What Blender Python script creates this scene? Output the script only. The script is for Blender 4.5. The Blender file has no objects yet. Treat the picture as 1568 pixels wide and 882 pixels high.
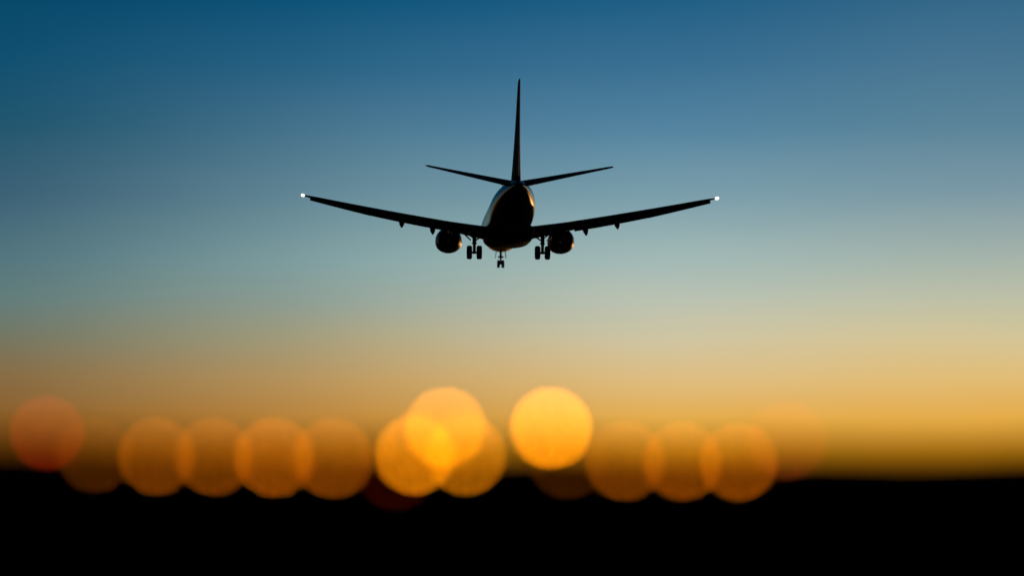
import bpy, bmesh, math, random
from mathutils import Vector, Matrix

R = math.radians
scene = bpy.context.scene
col = scene.collection

# ------------------------------------------------------------------ camera
CAM_H = 1.7
LENS = 90.0
PXR = 1568 * LENS / 36.0                 # photo pixels per unit of tan(angle)
HORIZON_Y = 760.0
PITCH = math.atan((HORIZON_Y - 441.0) / PXR)
cam_d = bpy.data.cameras.new("camera")
cam = bpy.data.objects.new("camera", cam_d)
col.objects.link(cam)
cam.location = (0, 0, CAM_H)
cam.rotation_euler = (R(90) + PITCH, 0, 0)
cam_d.lens = LENS
cam_d.sensor_width = 36.0
cam_d.clip_start = 0.1
cam_d.clip_end = 60000.0
cam_d.dof.use_dof = True
cam_d.dof.focus_distance = 208.0
cam_d.dof.aperture_fstop = 0.1           # very wide opening: the near lamps melt into discs
cam_d.dof.aperture_blades = 0
scene.camera = cam

# ------------------------------------------------------------------ render / view
scene.render.engine = 'CYCLES'
scene.cycles.use_adaptive_sampling = False
scene.cycles.use_denoising = True
scene.cycles.denoiser = 'OPENIMAGEDENOISE'
scene.cycles.denoising_input_passes = 'RGB_ALBEDO_NORMAL'
scene.cycles.denoising_prefilter = 'ACCURATE'
scene.cycles.sample_clamp_direct = 0.0
scene.cycles.sample_clamp_indirect = 4.0
scene.cycles.max_bounces = 6
scene.view_settings.view_transform = 'Standard'
scene.view_settings.look = 'None'
scene.view_settings.exposure = 0.0
scene.view_settings.gamma = 1.0
scene.view_settings.use_curve_mapping = False

# ------------------------------------------------------------------ sky
SUN_AZ, SUN_EL = 12.0, 0.6               # degrees right of the view axis, above the horizon


def lin(c):
    out = []
    for v in c:
        v /= 255.0
        out.append(v / 12.92 if v <= 0.04045 else ((v + 0.055) / 1.055) ** 2.4)
    return (*out, 1.0)


world = bpy.data.worlds.new("World")
scene.world = world
world.use_nodes = True
nt = world.node_tree
nt.nodes.clear()
N, L = nt.nodes.new, nt.links.new


def math_node(op, a, b=None):
    n = N("ShaderNodeMath")
    n.operation = op
    for i, v in enumerate((a, b)):
        if v is None:
            continue
        if isinstance(v, (int, float)):
            n.inputs[i].default_value = v
        else:
            L(v, n.inputs[i])
    return n.outputs[0]


def map_range(v, a, b, smooth=True, to=(0.0, 1.0)):
    n = N("ShaderNodeMapRange")
    n.interpolation_type = 'SMOOTHSTEP' if smooth else 'LINEAR'
    n.clamp = True
    L(v, n.inputs[0])
    for i, x in enumerate((a, b, *to)):
        n.inputs[i + 1].default_value = x
    return n.outputs[0]


def mix_col(fac, a, b):
    n = N("ShaderNodeMix")
    n.data_type = 'RGBA'
    L(fac, n.inputs[0])
    L(a, n.inputs[6])
    L(b, n.inputs[7])
    return n.outputs[2]


tc = N("ShaderNodeTexCoord")
sep = N("ShaderNodeSeparateXYZ")
L(tc.outputs["Generated"], sep.inputs[0])
el = math_node('MULTIPLY', math_node('ARCSINE', sep.outputs[2]), 180 / math.pi)
az = math_node('MULTIPLY', math_node('ARCTAN2', sep.outputs[0], sep.outputs[1]), 180 / math.pi)
# thin uneven air: the bands of colour waver very slightly
nz = N("ShaderNodeTexNoise")
nz.inputs["Scale"].default_value = 9.0
nz.inputs["Detail"].default_value = 2.0
mp = N("ShaderNodeMapping")
mp.inputs["Scale"].default_value = (1, 1, 4)
L(tc.outputs["Generated"], mp.inputs[0])
L(mp.outputs[0], nz.inputs["Vector"])
el_n = math_node('ADD', el, math_node('MULTIPLY', math_node('SUBTRACT', nz.outputs[0], 0.5), 0.35))
EL_MAX = 18.0
ramp_pos = math_node('DIVIDE', el_n, EL_MAX)


def el_of(y):
    return math.degrees(PITCH + math.atan((441 - y) / PXR))


def glow_ramp(stops):
    n = N("ShaderNodeValToRGB")
    cr = n.color_ramp
    cr.interpolation = 'LINEAR'
    pts = sorted((el_of(y) / EL_MAX, lin(c)) for y, c in stops)
    cr.elements[0].position, cr.elements[0].color = pts[0]
    cr.elements[1].position, cr.elements[1].color = pts[-1]
    for p, c in pts[1:-1]:
        e = cr.elements.new(p)
        e.color = c
    L(ramp_pos, n.inputs[0])
    return n.outputs[0]


# twilight colours of the western sky, from south to north along the horizon
sky_w = glow_ramp([(-400, (0, 45, 70)), (0, (5, 70, 103)), (100, (14, 78, 111)), (200, (28, 84, 108)), (300, (56, 94, 116)),
                   (400, (78, 114, 124)), (460, (94, 122, 121)), (520, (111, 116, 97)), (580, (131, 105, 67)),
                   (640, (136, 90, 36)), (700, (128, 75, 12)), (760, (106, 56, 4))])
sky_cw = glow_ramp([(-400, (2, 50, 80)), (0, (12, 84, 123)), (100, (43, 101, 135)), (200, (75, 120, 146)), (300, (103, 140, 154)),
                    (400, (134, 165, 166)), (460, (148, 164, 153)), (520, (171, 163, 128)), (580, (191, 154, 95)),
                    (640, (194, 138, 60)), (700, (188, 118, 22)), (760, (168, 92, 6))])
sky_ce = glow_ramp([(-400, (8, 58, 90)), (0, (31, 94, 133)), (100, (57, 111, 146)), (200, (85, 133, 161)), (300, (124, 159, 171)),
                    (400, (162, 185, 182)), (460, (186, 194, 178)), (520, (208, 197, 161)), (580, (223, 188, 125)),
                    (640, (229, 172, 75)), (700, (224, 152, 30)), (760, (205, 122, 8))])
sky_e = glow_ramp([(-400, (20, 64, 94)), (0, (51, 103, 136)), (100, (71, 117, 146)), (200, (90, 132, 153)), (300, (122, 152, 165)),
                   (400, (165, 180, 171)), (460, (190, 192, 167)), (520, (212, 197, 151)), (580, (225, 189, 119)),
                   (640, (229, 171, 72)), (700, (222, 150, 26)), (760, (205, 122, 6))])
glow = mix_col(map_range(az, -13.0, -1.5), sky_w, sky_cw)
glow = mix_col(map_range(az, -5.5, 4.0), glow, sky_ce)
glow = mix_col(map_range(az, 3.0, 11.0), glow, sky_e)

sky = N("ShaderNodeTexSky")
sky.sky_type = 'NISHITA'
sky.sun_disc = False
sky.sun_elevation = R(SUN_EL)
sky.sun_rotation = R(SUN_AZ)
sky.air_density = 1.0
sky.dust_density = 1.5
sky.ozone_density = 2.0
night = N("ShaderNodeMix")
night.data_type = 'RGBA'
night.blend_type = 'MULTIPLY'
night.inputs[0].default_value = 1.0
L(sky.outputs[0], night.inputs[6])
night.inputs[7].default_value = (0.008, 0.008, 0.008, 1)      # most of the dome is already in twilight

# glow covers the western quarter of the sky and dies away upwards and towards the east
abs_az = math_node('ABSOLUTE', math_node('SUBTRACT', az, 4.0))
west = map_range(abs_az, 28.0, 75.0, True, (1.0, 0.0))
low = map_range(el, 13.0, 40.0, True, (1.0, 0.0))
fac = math_node('MULTIPLY', west, low)
final = mix_col(fac, night.outputs[2], glow)
bg = N("ShaderNodeBackground")
bg.inputs[1].default_value = 1.0
L(final, bg.inputs[0])
out = N("ShaderNodeOutputWorld")
L(bg.outputs[0], out.inputs[0])

# ------------------------------------------------------------------ sun (just touching the horizon, right of the frame)
sun_d = bpy.data.lights.new("sun", 'SUN')
sun_d.energy = 0.3
sun_d.angle = R(0.5)
sun_d.color = (1.0, 0.45, 0.13)
sun = bpy.data.objects.new("sun", sun_d)
col.objects.link(sun)
sdir = Vector((math.sin(R(SUN_AZ)) * math.cos(R(SUN_EL)), math.cos(R(SUN_AZ)) * math.cos(R(SUN_EL)), math.sin(R(SUN_EL))))
sun.rotation_euler = (-sdir).to_track_quat('-Z', 'Y').to_euler()
sun.location = (60, 200, 60)


# ------------------------------------------------------------------ materials
def material(name, base, rough=0.5, metal=0.0, coat=0.0, vary=0.0, vscale=4.0, bump=0.0):
    m = bpy.data.materials.new(name)
    m.use_nodes = True
    t = m.node_tree
    b = t.nodes["Principled BSDF"]
    b.inputs["Base Color"].default_value = (*base, 1)
    b.inputs["Roughness"].default_value = rough
    b.inputs["Metallic"].default_value = metal
    b.inputs["Coat Weight"].default_value = coat
    b.inputs["Coat Roughness"].default_value = 0.08
    if vary or bump:
        c = t.nodes.new("ShaderNodeTexCoord")
        n = t.nodes.new("ShaderNodeTexNoise")
        n.inputs["Scale"].default_value = vscale
        n.inputs["Detail"].default_value = 6
        t.links.new(c.outputs["Object"], n.inputs["Vector"])
        if vary:
            r = t.nodes.new("ShaderNodeValToRGB")
            r.color_ramp.elements[0].position, r.color_ramp.elements[1].position = 0.3, 0.7
            r.color_ramp.elements[0].color = (*[v * (1 - vary) for v in base], 1)
            r.color_ramp.elements[1].color = (*[v * (1 + vary) for v in base], 1)
            t.links.new(n.outputs[0], r.inputs[0])
            t.links.new(r.outputs[0], b.inputs["Base Color"])
        if bump:
            bp = t.nodes.new("ShaderNodeBump")
            bp.inputs["Strength"].default_value = bump
            bp.inputs["Distance"].default_value = 0.05
            t.links.new(n.outputs[0], bp.inputs["Height"])
            t.links.new(bp.outputs[0], b.inputs["Normal"])
    return m


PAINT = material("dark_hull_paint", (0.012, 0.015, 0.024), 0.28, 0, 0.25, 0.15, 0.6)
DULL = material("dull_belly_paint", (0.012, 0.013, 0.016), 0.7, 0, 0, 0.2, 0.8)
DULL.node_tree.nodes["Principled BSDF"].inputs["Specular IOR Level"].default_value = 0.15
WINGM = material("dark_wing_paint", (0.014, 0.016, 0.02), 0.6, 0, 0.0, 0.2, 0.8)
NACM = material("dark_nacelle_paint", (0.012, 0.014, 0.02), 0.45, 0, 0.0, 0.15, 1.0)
STEEL = material("gear_steel", (0.10, 0.10, 0.10), 0.5, 0.6, 0, 0.2, 5)
NACM.node_tree.nodes["Principled BSDF"].inputs["Specular IOR Level"].default_value = 0.3
HOTMETAL = material("exhaust_metal", (0.03, 0.027, 0.025), 0.6, 0.4, 0, 0.3, 3)
RUBBER = material("tyre_rubber", (0.012, 0.012, 0.012), 0.85)
HUB = material("wheel_hub", (0.08, 0.08, 0.08), 0.5, 0.5)
LAMPBODY = material("lamp_body_paint", (0.03, 0.028, 0.02), 0.6, 0, 0, 0.3, 20)
POSTM = material("lamp_post_metal", (0.05, 0.05, 0.05), 0.55, 0.5, 0, 0.3, 15)
SOIL = material("dark_turf", (0.018, 0.020, 0.010), 0.95, 0, 0, 0.5, 1.4, 0.6)
SOIL.node_tree.nodes["Principled BSDF"].inputs["Specular IOR Level"].default_value = 0.1

NAV = bpy.data.materials.new("navigation_light_glass")
NAV.use_nodes = True
_b = NAV.node_tree.nodes["Principled BSDF"]
_b.inputs["Base Color"].default_value = (0.8, 0.8, 0.8, 1)
_b.inputs["Emission Color"].default_value = (1.0, 0.86, 0.80, 1)
_b.inputs["Emission Strength"].default_value = 2.2

GLASS = bpy.data.materials.new("lamp_lens_glass")     # brightness and tint come from each lamp's own bulb (object colour)
GLASS.use_nodes = True
t = GLASS.node_tree
_b = t.nodes["Principled BSDF"]
_b.inputs["Base Color"].default_value = (0.05, 0.03, 0.01, 1)
_b.inputs["Roughness"].default_value = 0.3
oi = t.nodes.new("ShaderNodeObjectInfo")
mul = t.nodes.new("ShaderNodeMath")
mul.operation = 'MULTIPLY'
mul.inputs[1].default_value = 100.0
t.links.new(oi.outputs["Alpha"], mul.inputs[0])
t.links.new(oi.outputs["Color"], _b.inputs["Emission Color"])
t.links.new(mul.outputs[0], _b.inputs["Emission Strength"])
try:
    GLASS.cycles.emission_sampling = 'FRONT'
except Exception:
    pass


# ------------------------------------------------------------------ mesh helpers
def finish(name, bm, mats, parent=None, sharp=38):
    bmesh.ops.remove_doubles(bm, verts=bm.verts, dist=1e-5)
    bmesh.ops.recalc_face_normals(bm, faces=bm.faces)
    for f in bm.faces:
        f.smooth = True
    for e in bm.edges:
        if len(e.link_faces) == 2 and e.calc_face_angle(0) > R(sharp):
            e.smooth = False
    me = bpy.data.meshes.new(name)
    bm.to_mesh(me)
    bm.free()
    for m in (mats if isinstance(mats, (list, tuple)) else [mats]):
        me.materials.append(m)
    o = bpy.data.objects.new(name, me)
    col.objects.link(o)
    o.parent = parent
    return o


def loft(bm, rings, cap=True, mat=0):
    """rings: lists of equal length of points, closed loops"""
    vs = [[bm.verts.new(p) for p in r] for r in rings]
    n = len(vs[0])
    fs = []
    for a, b in zip(vs[:-1], vs[1:]):
        for i in range(n):
            j = (i + 1) % n
            fs.append(bm.faces.new((a[i], a[j], b[j], b[i])))
    if cap:
        for r in (vs[0], vs[-1]):
            try:
                fs.append(bm.faces.new(r))
            except ValueError:
                pass
    for f in fs:
        f.material_index = mat
    return vs


def circle(c, u, v, r, n=20):
    return [c + u * (r * math.cos(2 * math.pi * k / n)) + v * (r * math.sin(2 * math.pi * k / n)) for k in range(n)]


def frame_of(d):
    d = d.normalized()
    a = Vector((0, 0, 1)) if abs(d.z) < 0.9 else Vector((1, 0, 0))
    u = d.cross(a).normalized()
    return u, d.cross(u).normalized()


def tube(bm, a, b, r0, r1=None, n=14, mat=0):
    a, b = Vector(a), Vector(b)
    u, v = frame_of(b - a)
    loft(bm, [circle(a, u, v, r0, n), circle(b, u, v, r0 if r1 is None else r1, n)], True, mat)


def lathe(bm, c, axis, prof, n=28, mat=0, cap=True, squash=None):
    """prof: (distance along axis, radius)"""
    c, axis = Vector(c), Vector(axis).normalized()
    u, v = frame_of(axis)
    rings = []
    for d, r in prof:
        ring = circle(c + axis * d, u, v, max(r, 1e-3), n)
        if squash:
            ring = [squash(p, c, r) for p in ring]
        rings.append(ring)
    loft(bm, rings, cap, mat)


def box(bm, c, size, rot=None, mat=0, bevel=0.0):
    m = Matrix.Translation(Vector(c)) @ (rot.to_4x4() if rot else Matrix.Identity(4)) @ Matrix.Diagonal((*size, 1))
    r = bmesh.ops.create_cube(bm, size=1.0, matrix=m)
    for f in {f for v in r['verts'] for f in v.link_faces}:
        f.material_index = mat
    if bevel:
        bmesh.ops.bevel(bm, geom=list({e for v in r['verts'] for e in v.link_edges}), offset=bevel, segments=2, affect='EDGES')


def smooth01(x):
    x = min(1, max(0, x))
    return x * x * (3 - 2 * x)


# ------------------------------------------------------------------ ground: one sheet, with a low turf bank in front of the camera
CREST_Y = 29.0


def crest_z(x):
    return 2.29 - 0.04 * math.exp(-(x / 2.6) ** 2) + 0.02 * math.sin(x * 0.9 + 1) + 0.015 * math.sin(x * 2.3) - 0.007 * x


def ground_z(x, y):
    c = crest_z(max(-40, min(40, x)))
    bank = smooth01((y - 24.5) / (CREST_Y + 0.5 - 24.5)) * (1 - smooth01((y - CREST_Y - 2.5) / 34))
    side = 1 - smooth01((abs(x) - 60) / 120)
    rough = 0.012 * math.sin(3.1 * x + 1.7 * y) * smooth01((y - 15) / 8) if y < 60 else 0.0
    return c * bank * side + rough


def axis_vals(fine, far):
    vals = set()
    x = 0.0
    step = fine
    while x < far:
        vals.add(round(x, 3))
        if x > 45:
            step *= 1.5
        x += step
    vals.add(far)
    return sorted(vals)


bm = bmesh.new()
xs = axis_vals(0.6, 20000)
xs = [-x for x in reversed(xs) if x > 0] + xs
ys = axis_vals(0.6, 30000)
ys = [-y for y in (20000, 5000, 1000, 200, 50, 10)] + ys
grid = [[bm.verts.new((x, y, ground_z(x, y))) for x in xs] for y in ys]
for j in range(len(ys) - 1):
    for i in range(len(xs) - 1):
        bm.faces.new((grid[j][i], grid[j][i + 1], grid[j + 1][i + 1], grid[j + 1][i]))
ground = finish("ground", bm, SOIL, None, 180)
ground["kind"] = "structure"
ground["label"] = "dark turf bank and flat airfield ground below the sunset sky"

# ------------------------------------------------------------------ airliner
plane = bpy.data.objects.new("airliner", None)
col.objects.link(plane)
plane.empty_display_size = 5
plane["label"] = "dark twin-engine jet airliner landing with wheels down against the sunset sky"
plane["category"] = "airplane"
P_LOC = Vector((-0.30, 216.0, 25.3))
plane.location = P_LOC
P_PITCH, P_ROLL, P_YAW = 1.8, 0.12, 2.65
plane.rotation_euler = (Matrix.Rotation(R(P_YAW), 3, 'Z') @ Matrix.Rotation(R(P_PITCH), 3, 'X') @ Matrix.Rotation(R(P_ROLL), 3, 'Y')).to_euler()
S0 = 19.7                                   # station of the origin, metres behind the nose


def Y(s):
    return S0 - s


# fuselage -----------------------------------------------------------
bm = bmesh.new()
sect = [(0.02, .05, -.50, -.60), (.12, .26, -.30, -.82), (.4, .52, -.05, -1.05), (.8, .80, .22, -1.28), (1.4, 1.10, .62, -1.50), (2.2, 1.40, 1.08, -1.73),
        (3.2, 1.64, 1.52, -1.90), (4.4, 1.80, 1.80, -2.0), (6.0, 1.87, 1.93, -2.05), (8, 1.88, 1.95, -2.06), (12, 1.88, 1.95, -2.06),
        (18, 1.88, 1.95, -2.06), (23.5, 1.88, 1.95, -2.06), (25.2, 1.88, 1.95, -2.0), (26.8, 1.86, 1.95, -1.84), (28.4, 1.80, 1.94, -1.56),
        (30, 1.70, 1.93, -1.22), (31.5, 1.56, 1.91, -.86), (33, 1.36, 1.87, -.47), (34.5, 1.12, 1.80, -.08), (35.8, .87, 1.70, .26),
        (36.8, .65, 1.58, .52), (37.5, .46, 1.46, .72), (37.95, .30, 1.35, .84)]
rings = []
for s, w, zt, zb in sect:
    zc = (zt + zb) / 2
    h = (zt - zb) / 2
    ring = []
    for k in range(48):
        a = 2 * math.pi * k / 48
        ring.append(Vector((w * math.cos(a), Y(s), zc + h * math.sin(a))))
    rings.append(ring)
loft(bm, rings)
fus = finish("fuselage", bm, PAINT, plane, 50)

# wing-to-body fairing under the belly
bm = bmesh.new()
rings = []
for s, w, zb, zt in [(11.6, .5, -2.0, -1.7), (12.4, 1.35, -2.14, -1.3), (13.6, 1.85, -2.26, -.9), (15.5, 2.02, -2.36, -.75), (18, 2.05, -2.40, -.75), (21, 2.04, -2.38, -.75),
                     (23.2, 2.02, -2.36, -.75), (24.4, 1.96, -2.28, -.8), (25.2, 1.8, -2.16, -.95), (25.7, 1.4, -2.05, -1.2), (25.9, .5, -1.90, -1.6)]:
    zc, h = (zt + zb) / 2, (zt - zb) / 2
    ring = []
    for k in range(40):
        a = 2 * math.pi * k / 40
        ca, sa = math.cos(a), math.sin(a)
        e = 0.72
        ring.append(Vector((w * math.copysign(abs(ca) ** e, ca), Y(s), zc + h * math.copysign(abs(sa) ** e, sa))))
    rings.append(ring)
loft(bm, rings)
finish("belly_fairing", bm, DULL, fus, 50)

bm = bmesh.new()                           # tail-cone exhaust
lathe(bm, (0, Y(37.9), 1.10), (0, -1, -0.05), [(0, .25), (.12, .24), (.30, .19), (.30, .15), (.05, .12)], 20, 0, True)
finish("tail_exhaust", bm, HOTMETAL, fus)
for s, z0, sg in ((9.0, 1.94, 1), (17.5, 1.94, 1), (10.5, -2.05, -1)):
    bm = bmesh.new()
    vs = []
    for (ds, dz, w) in ((0, 0, .025), (.42, 0, .025), (.46, .38, .012), (.22, .38, .012)):
        vs.append((ds, dz, w))
    loft(bm, [[Vector((w, Y(s + ds), z0 - .03 * sg + sg * dz)) for ds, dz, w in vs], [Vector((-w, Y(s + ds), z0 - .03 * sg + sg * dz)) for ds, dz, w in vs]])
    finish("antenna", bm, PAINT, fus)
for sx in (-1, 1):
    for k, a in enumerate((52, 62, 72, 80)):
        bm = bmesh.new()
        s = 31.2 + 0.12 * k
        w, zc, h = 1.58, .53, 1.38
        p = Vector((sx * w * math.cos(R(a)), Y(s), zc + h * math.sin(R(a))))
        n = Vector((sx * math.cos(R(a)) / w, 0, math.sin(R(a)) / h)).normalized()
        tng = n.cross(Vector((0, 1, 0)))
        pts = [p - n * .03, p - n * .03 - Vector((0, .22, 0)), p + n * .16 - Vector((0, .20, 0)), p + n * .14 - Vector((0, .06, 0))]
        loft(bm, [[q + tng * .03 for q in pts], [q - tng * .03 for q in pts]])
        finish("vortex_generator", bm, PAINT, fus)


# airfoils ------------------------------------------------------------
def foil(n=14, t=0.12, camber=0.02, x0=0.0, x1=1.0):
    up, lo = [], []
    for k in range(n + 1):
        x = x0 + (x1 - x0) * (1 - math.cos(math.pi * k / n)) / 2
        yt = 5 * t * (.2969 * math.sqrt(x) - .126 * x - .3516 * x * x + .2843 * x ** 3 - .1036 * x ** 4)
        yc = camber * 4 * x * (1 - x)
        up.append((x, yc + yt))
        lo.append((x, yc - yt))
    return up + lo[::-1]


def wing_station(y):
    """leading edge station, chord, z at distance y from the centre line"""
    if y < 4.9:
        k = (y - 1.7) / 3.2
        le, ch = 13.6 + 2.0 * k, 7.9 - 2.2 * k
    else:
        k = (y - 4.9) / 12.25
        le, ch = 15.6 + 7.0 * k, 5.7 - 4.1 * k
    q = (y - 1.7) / 15.45
    return le, ch, WZ + 0.157 * (y - 1.7) + WBEND * q * q


WZ, WBEND = -1.22, 0.20


def inc_at(y):
    return R(4.0) * max(0.0, (y - 5.0) / 12.0)


def flap_chord(y):
    if y < 5:
        return 0.17
    return 0.26 + 0.12 * min(1.0, (y - 5.5) / 6.0) + 0.02 * max(0.0, (y - 11.5) / 5.2)



def section(sx, y, prof, z_off=0.0):
    inc = inc_at(y)
    le, ch, z = wing_station(y)
    return [Vector((sx * y, Y(le + x * ch * math.cos(inc)), z + z_off + zz * ch - (x - .3) * ch * math.sin(inc))) for x, zz in prof]


def hinged(sx, y, xh, zh, flap_ch, defl, t=0.13, n=10):
    """a surface whose nose lies at chord fraction xh (zh chords below), turned down by defl"""
    le, ch, z = wing_station(y)
    hx, hz = le + xh * ch, z - zh * ch - (xh - .3) * ch * math.sin(inc_at(y))
    c, s = math.cos(defl), math.sin(defl)
    out = []
    for x, zz in foil(n, t, 0.02):
        a, b = x * flap_ch * ch, zz * flap_ch * ch
        out.append(Vector((sx * y, Y(hx + a * c + b * s), hz - a * s + b * c)))
    return out


FLAP_IN, FLAP_OUT, AIL = R(24), R(24), R(25)
for sx in (-1, 1):
    bm = bmesh.new()
    cut = foil(16, .125, .015, 0, .80)
    rings = []
    for y in (1.2, 2.6, 4.0, 4.9, 6.5, 8.5, 10.5, 12.5, 14.5, 16.2):
        tt = .135 - .010 * (y / 17.15)
        rings.append(section(sx, y, foil(16, tt, .015, 0, .80)))
    loft(bm, rings)
    # squared tip beyond the aileron, running the full chord
    rings = [section(sx, y, foil(16, tt, .015)) for y, tt in ((16.202, .12), (16.75, .11), (17.0, .09), (17.15, .05))]
    loft(bm, rings)
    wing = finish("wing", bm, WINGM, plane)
    bm = bmesh.new()
    loft(bm, [hinged(sx, y, .80, .02, flap_chord(y), FLAP_IN) for y in (2.0, 3.2, 4.15)])
    finish("inboard_flap", bm, WINGM, wing)
    bm = bmesh.new()
    loft(bm, [hinged(sx, y, .80, .02, flap_chord(y), FLAP_OUT) for y in (5.5, 7.5, 9.5, 11.6)])
    finish("outboard_flap", bm, WINGM, wing)
    bm = bmesh.new()
    loft(bm, [hinged(sx, y, .79, .018, flap_chord(y), AIL) for y in (11.605, 13.5, 15.2, 16.66)])
    finish("aileron", bm, WINGM, wing)
    for y, dl in ((6.45, .0), (9.05, .0)):
        bm = bmesh.new()
        le, ch, z = wing_station(y)
        path = [(.50, .055, .05), (.60, .085, .16), (.72, .105, .22), (.84, .125, .24), (.94, .165, .22), (1.02, .215, .13), (1.06, .255, .02)]
        rings = []
        for fx, dz, r in path:
            cpt = Vector((sx * y, Y(le + fx * ch), z - dz * ch * (4.6 / ch) ** .6))
            rings.append([cpt + Vector((1.0 * r * math.cos(a), 0, 1.15 * r * math.sin(a))) for a in [2 * math.pi * k / 16 for k in range(16)]])
        loft(bm, rings)
        finish("flap_track_fairing", bm, WINGM, wing)
    bm = bmesh.new()                        # rear-facing position lamp in the tip
    le, ch, z = wing_station(17.15)
    lathe(bm, (sx * 17.2, Y(le + ch * .55), z), (sx * .25, -1, 0), [(0, .05), (.1, .12), (.25, .128), (.38, .128), (.5, .10), (.58, .04)], 18)
    finish("navigation_light", bm, NAV, wing)

# tailplane -----------------------------------------------------------
for sx in (-1, 1):
    bm = bmesh.new()

    def tp(y, prof):
        k = y / 7.17
        le, ch, z = 33.0 + 5.0 * k, 4.1 - 2.8 * k, 1.48 + .155 * (y - .6)
        return [Vector((sx * y, Y(le + x * ch), z + zz * ch - (x - .4) * ch * .15)) for x, zz in prof]
    loft(bm, [tp(y, foil(14, tt, 0, 0, .74)) for y, tt in ((.3, .13), (2, .125), (4, .12), (6, .11), (7.0, .11), (7.27, .07))])
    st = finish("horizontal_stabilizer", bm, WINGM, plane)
    bm = bmesh.new()
    loft(bm, [tp(y, [(.745, .022), (.87, .013), (1.0, .002), (1.0, -.002), (.87, -.013), (.745, -.022)]) for y in (.75, 3, 5, 6.9)])
    finish("elevator", bm, WINGM, st)

# fin -----------------------------------------------------------------
bm = bmesh.new()


def fp(z, prof, tk=1.0):
    k = (z - 1.6) / 7.75
    le, ch = 30.6 + 6.3 * k, 6.1 - 3.9 * k
    return [Vector((zz * ch * tk, Y(le + x * ch), z)) for x, zz in prof]


loft(bm, [fp(z, foil(14, tt, 0, 0, .70)) for z, tt in ((1.2, .135), (3, .115), (5, .10), (7, .09), (8.95, .085), (9.3, .07), (9.4, .03))])
loft(bm, [[Vector((w, Y(s), z)) for w, s, z in ((.06, 26.5, 1.9), (-.06, 26.5, 1.9), (-.2, 31.8, 1.8), (.2, 31.8, 1.8))],
          [Vector((w, Y(s), z)) for w, s, z in ((.03, 26.7, 1.97), (-.03, 26.7, 1.97), (-.1, 31.9, 2.95), (.1, 31.9, 2.95))]])
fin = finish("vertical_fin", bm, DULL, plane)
bm = bmesh.new()
loft(bm, [fp(z, [(.705, .026), (.85, .016), (1.0, .003), (1.0, -.003), (.85, -.016), (.705, -.026)]) for z in (2.0, 4, 6, 8, 9.2)])
finish("rudder", bm, DULL, fin)

# engines -------------------------------------------------------------
EY, EZ = 4.92, -1.54
for sx in (-1, 1):
    def squash(p, c, r):
        q = p.copy()
        d = q.z - c.z
        if d < 0:                            # flattened underside with fuller lower corners
            q.z = c.z + d * .93
            q.x = c.x + (q.x - c.x) * (1 + .11 * min(1, -d / max(r, .01)))
        return q
    bm = bmesh.new()
    c = (sx * EY, Y(10.9), EZ)
    lathe(bm, c, (0, -1, 0), [(d_, r_ * 1.10) for d_, r_ in [(.9, .02), (.95, .75), (.35, .76), (.08, .80), (0, .86), (.06, .92), (.3, .98), (.8, 1.035), (1.5, 1.055), (2.3, 1.03),
                              (3.0, .96), (3.55, .88), (3.9, .82), (3.9, .79), (3.3, .80), (3.2, .3)]], 40, 0, False, squash)
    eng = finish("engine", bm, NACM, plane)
    bm = bmesh.new()
    lathe(bm, (sx * EY, Y(14.0), EZ + .02), (0, -1, 0), [(0, .60), (.5, .58), (1.1, .47), (1.5, .40), (1.5, .37), (1.0, .36)], 32, 0, False)
    finish("core_nozzle", bm, HOTMETAL, eng)
    bm = bmesh.new()
    lathe(bm, (sx * EY, Y(14.9), EZ + .02), (0, -1, 0), [(0, .25), (.5, .24), (.9, .16), (1.2, .05), (1.25, .01)], 24)
    finish("exhaust_cone", bm, HOTMETAL, eng)
    bm = bmesh.new()
    rings = []
    for s, zt, zb, w in ((12.2, EZ + 1.05, EZ + .95, .05), (13.2, EZ + 1.22, EZ + .85, .18), (14.8, -1.02, EZ + .45, .22), (16.4, -1.0, EZ + .42, .22), (18.2, -1.05, -1.35, .10)):
        rings.append([Vector((sx * EY + w, Y(s), zt)), Vector((sx * EY - w, Y(s), zt)), Vector((sx * EY - w * .8, Y(s), zb)), Vector((sx * EY + w * .8, Y(s), zb))])
    loft(bm, rings)
    finish("pylon", bm, NACM, eng)


# landing gear --------------------------------------------------------
def wheel(name, c, r, w, parent):
    bm = bmesh.new()
    h = w / 2
    lathe(bm, c, (1, 0, 0), [(-h * .72, r * .52), (-h * .95, r * .62), (-h, r * .78), (-h * .86, r * .93), (-h * .5, r * .995), (0, r), (h * .5, r * .995),
                             (h * .86, r * .93), (h, r * .78), (h * .95, r * .62), (h * .72, r * .52)], 36, 0, False)
    lathe(bm, c, (1, 0, 0), [(-h * .70, r * .53), (-h * .45, r * .40), (-h * .45, r * .22), (-h * .8, r * .16), (-h * .8, .002)], 30, 1, False)
    lathe(bm, c, (1, 0, 0), [(h * .70, r * .53), (h * .45, r * .40), (h * .45, r * .22), (h * .8, r * .16), (h * .8, .002)], 30, 1, False)
    return finish(name, bm, [RUBBER, HUB], parent)


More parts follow.
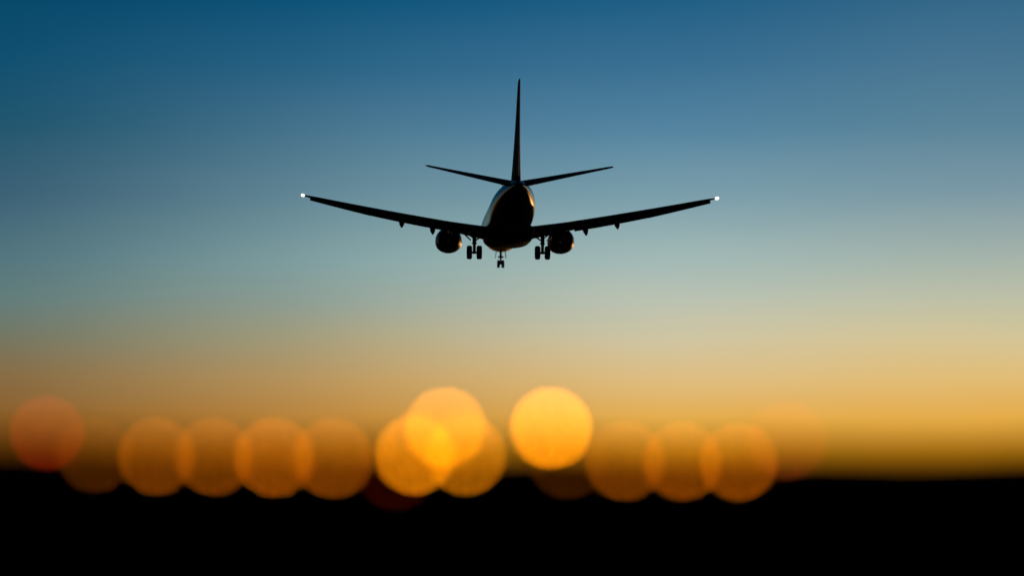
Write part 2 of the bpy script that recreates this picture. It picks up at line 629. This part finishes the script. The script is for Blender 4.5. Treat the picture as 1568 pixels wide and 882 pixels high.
GY, GZ = 2.89, -3.02
for sx in (-1, 1):
    bm = bmesh.new()
    g = Y(19.9)
    tube(bm, (sx * GY, g, -1.1), (sx * GY, g, -2.25), .17, .17)
    tube(bm, (sx * GY, g, -2.2), (sx * GY, g, -2.32), .21, .21)
    tube(bm, (sx * GY, g, -2.3), (sx * GY, g, GZ + .02), .135, .135)
    tube(bm, (sx * (GY - .46), g, GZ), (sx * (GY + .46), g, GZ), .085, .085)          # axle
    tube(bm, (sx * GY, g, GZ - .12), (sx * GY, g, GZ + .16), .15, .13)                # axle beam
    tube(bm, (sx * GY, g + .08, -2.2), (sx * GY, g + .42, -2.58), .05, .04)            # torque links
    tube(bm, (sx * GY, g + .42, -2.58), (sx * GY, g + .08, -2.92), .04, .05)
    tube(bm, (sx * GY, g, -2.05), (sx * (GY - .95), g + .1, -1.45), .07, .06)          # side brace
    tube(bm, (sx * (GY + .02), g, -1.85), (sx * (GY + .62), g + .05, -1.42), .055, .05)
    tube(bm, (sx * GY, g - .05, -1.9), (sx * (GY + .05), g - .75, -1.4), .06, .05)
    leg = finish("main_landing_gear", bm, STEEL, plane)
    for d in (-.42, .42):
        wheel("wheel", (sx * GY + d, g, GZ), .585, .45, leg)
    bm = bmesh.new()                         # hinged leg door, hanging outboard of the strut
    rings = []
    for x, z in ((.30, -1.98), (.46, -1.80), (.66, -1.62), (.86, -1.42)):
        rings.append([Vector((sx * (GY + x), g + .45, z)), Vector((sx * (GY + x), g - .5, z)), Vector((sx * (GY + x + .04), g - .5, z - .04)), Vector((sx * (GY + x + .04), g + .45, z - .04))])
    loft(bm, rings)
    finish("gear_door", bm, WINGM, leg)

bm = bmesh.new()
g, nz_ = Y(4.2), -3.06
tube(bm, (0, g, -1.7), (0, g, -2.55), .11, .11)
tube(bm, (0, g, -2.5), (0, g, nz_ + .02), .075, .075)
tube(bm, (-.26, g, nz_), (.26, g, nz_), .06, .06)
tube(bm, (0, g, -2.4), (0, g + .9, -1.8), .05, .05)
tube(bm, (0, g - .05, -2.5), (0, g - .35, -2.72), .035, .03)
tube(bm, (0, g - .35, -2.72), (0, g - .05, -2.95), .03, .035)
box(bm, (-.17, g, -2.42), (.16, .16, .16), None, 0, .02)
box(bm, (.17, g, -2.42), (.16, .16, .16), None, 0, .02)
leg = finish("nose_landing_gear", bm, STEEL, plane)
for d in (-.20, .20):
    wheel("wheel", (d, g, nz_), .36, .25, leg)
for sx in (-1, 1):
    bm = bmesh.new()
    rings = [[Vector((sx * x, g + .95, z)), Vector((sx * x, g - .55, z)), Vector((sx * (x + .03), g - .55, z)), Vector((sx * (x + .03), g + .95, z))]
             for x, z in ((.40, -1.93), (.43, -2.2), (.46, -2.5))]
    loft(bm, rings)
    finish("gear_door", bm, PAINT, leg)

# ------------------------------------------------------------------ ground lamps in front of the bank
LENS_R = 0.043


def make_lamp():
    """lamp axis at z = 0.8 above its base; the lens faces the approach (towards -y)"""
    root = bpy.data.objects.new("ground_lamp", None)
    col.objects.link(root)
    root.empty_display_size = .2
    bm = bmesh.new()
    lathe(bm, (0, 0, -.02), (0, 0, 1), [(0, .11), (.035, .11), (.045, .10), (.05, .045), (.09, .04)], 20)
    for k in range(4):
        a = math.pi / 4 + k * math.pi / 2
        tube(bm, (.085 * math.cos(a), .085 * math.sin(a), .01), (.085 * math.cos(a), .085 * math.sin(a), .045), .009, .009, 6)
    finish("base", bm, POSTM, root)
    bm = bmesh.new()                         # unit-height post, stretched per lamp
    tube(bm, (0, 0, .0), (0, 0, .10), .026, .026)
    tube(bm, (0, 0, .10), (0, 0, .12), .021, .021)
    tube(bm, (0, 0, .12), (0, 0, 1.0), .019, .018)
    post = finish("post", bm, POSTM, root)
    bm = bmesh.new()
    r = LENS_R * 1.42
    for k in range(9):
        a0, a1 = math.pi + math.pi * k / 9, math.pi + math.pi * (k + 1) / 9
        rings = []
        for a in (a0, a1):
            cpt = Vector((r * math.cos(a), .03, r * math.sin(a)))
            n = Vector((math.cos(a), 0, math.sin(a)))
            rings.append([cpt + Vector((0, -.012, 0)), cpt + Vector((0, .012, 0)), cpt + n * .005 + Vector((0, .012, 0)), cpt + n * .005 + Vector((0, -.012, 0))])
        loft(bm, rings)
    for s in (-1, 1):
        tube(bm, (s * r * 1.04, .03, 0), (s * LENS_R * 1.1, .03, 0), .008, .008, 8)
    head = finish("yoke", bm, POSTM, root)
    bm = bmesh.new()
    R1 = LENS_R * 1.22
    lathe(bm, (0, 0, 0), (0, 1, 0), [(.002, R1), (.05, R1 * 1.0), (.052, R1 * 1.05), (.058, R1 * 1.05), (.06, R1 * .97), (.09, R1 * .88), (.092, R1 * .93), (.098, R1 * .93),
                                     (.10, R1 * .83), (.13, R1 * .6), (.15, R1 * .35), (.152, .01)], 28)
    tube(bm, (0, .15, 0), (0, .18, 0), .014, .012, 10)
    finish("housing", bm, LAMPBODY, root)
    bm = bmesh.new()
    lathe(bm, (0, 0, 0), (0, 1, 0), [(0, LENS_R * 1.0), (-.012, LENS_R * 1.02), (-.012, R1 * 1.04), (.006, R1 * 1.06), (.006, LENS_R * 1.0)], 28, 0, False)
    for k in range(3):
        a = math.pi / 2 + k * 2 * math.pi / 3
        box(bm, (R1 * 1.04 * math.cos(a), 0, R1 * 1.04 * math.sin(a)), (.012, .022, .012))
    finish("bezel", bm, LAMPBODY, root)
    bm = bmesh.new()
    lathe(bm, (0, 0, 0), (0, -1, 0), [(0, LENS_R * .99), (.004, LENS_R * .9), (.008, LENS_R * .6), (.010, LENS_R * .25), (.0105, .001)], 28)
    finish("lens", bm, GLASS, root)
    return root


ORANGE, AMBER, BROWN, RED = (1.0, 0.285, 0.002), (1.0, 0.22, 0.002), (1.0, 0.14, 0.002), (1.0, 0.05, 0.006)
# disc centre in the photo (x, y), disc diameter, added light, tint, label
LAMPS = [
    (72, 663, 114, 0.10, RED, "red blurred lamp at the far left end, higher than the orange row"),
    (146, 697, 115, 0.045, AMBER, "very faint brown lamp glow between the red lamp and the left row"),
    (240, 699, 118, 0.14, AMBER, "soft orange lamp disc starting the left row, right of the faintest one"),
    (328, 700, 118, 0.14, AMBER, "orange lamp disc second in the row of four on the left"),
    (420, 701, 121, 0.21, AMBER, "orange lamp disc third in the row of four on the left"),
    (510, 702, 122, 0.16, AMBER, "orange lamp disc ending the left row, beside the bright cluster"),
    (606, 722, 120, 0.015, RED, "dim dark red lamp low on the black bank under the bright cluster"),
    (635, 697, 121, 0.5, ORANGE, "strong orange lamp disc at lower left of the bright cluster of three"),
    (713, 697, 123, 0.32, ORANGE, "orange lamp disc at lower right of the bright cluster of three"),
    (682, 655, 122, 0.52, ORANGE, "bright pale orange lamp disc on top of the overlapping cluster of three"),
    (844, 656, 123, 0.8, ORANGE, "brightest yellow-orange lamp disc standing alone under the airliner's right wing"),
    (870, 703, 122, 0.03, AMBER, "faint brown lamp glow just below the brightest lone disc"),
    (957, 706, 121, 0.14, AMBER, "orange lamp disc starting the right row, next to the brightest disc"),
    (1045, 707, 120, 0.17, AMBER, "orange lamp disc in the middle of the right row of three"),
    (1131, 708, 119, 0.18, AMBER, "orange lamp disc ending the right row, overlapping the faint pink one"),
    (1205, 674, 122, 0.08, (1.0, .15, .02), "faint pinkish lamp glow at the far right, higher than the right row"),
]
FOCUS = cam_d.dof.focus_distance
APERTURE = LENS / 1000.0 / cam_d.dof.aperture_fstop
random.seed(4)


def place_lamp(root, x, y, dia, add, tint, label):
    inv = (dia / PXR) / APERTURE + 1.0 / FOCUS
    d = 1.0 / inv
    # along the viewing ray of that direction, at depth d
    v = Vector(((x - 784) / PXR, (441 - y) / PXR, -1.0)) * d
    p = cam.rotation_euler.to_matrix() @ v + Vector((0, 0, CAM_H))
    gz = ground_z(p.x, p.y)
    h = p.z - gz
    root.location = (p.x, p.y, gz)
    root["label"] = label
    root["category"] = "ground lamp"
    root["group"] = "blurred airfield lamps in front of the dark bank"
    cover = (2 * LENS_R / d) ** 2 / ((dia / PXR) ** 2)
    for ch in root.children:
        kind = ch.name.split('.')[0]
        if kind == "post":
            ch.scale.z = h - LENS_R * 1.45
        elif kind != "base":
            ch.location.z = h
        if kind == "lens":
            ch.color = (*tint, add / cover / 100.0)


proto = make_lamp()
roots = [proto]
for _ in LAMPS[1:]:
    r = proto.copy()
    col.objects.link(r)
    for ch in proto.children:
        c = ch.copy()
        col.objects.link(c)
        c.parent = r
    roots.append(r)
for r, spec in zip(roots, LAMPS):
    place_lamp(r, *spec)
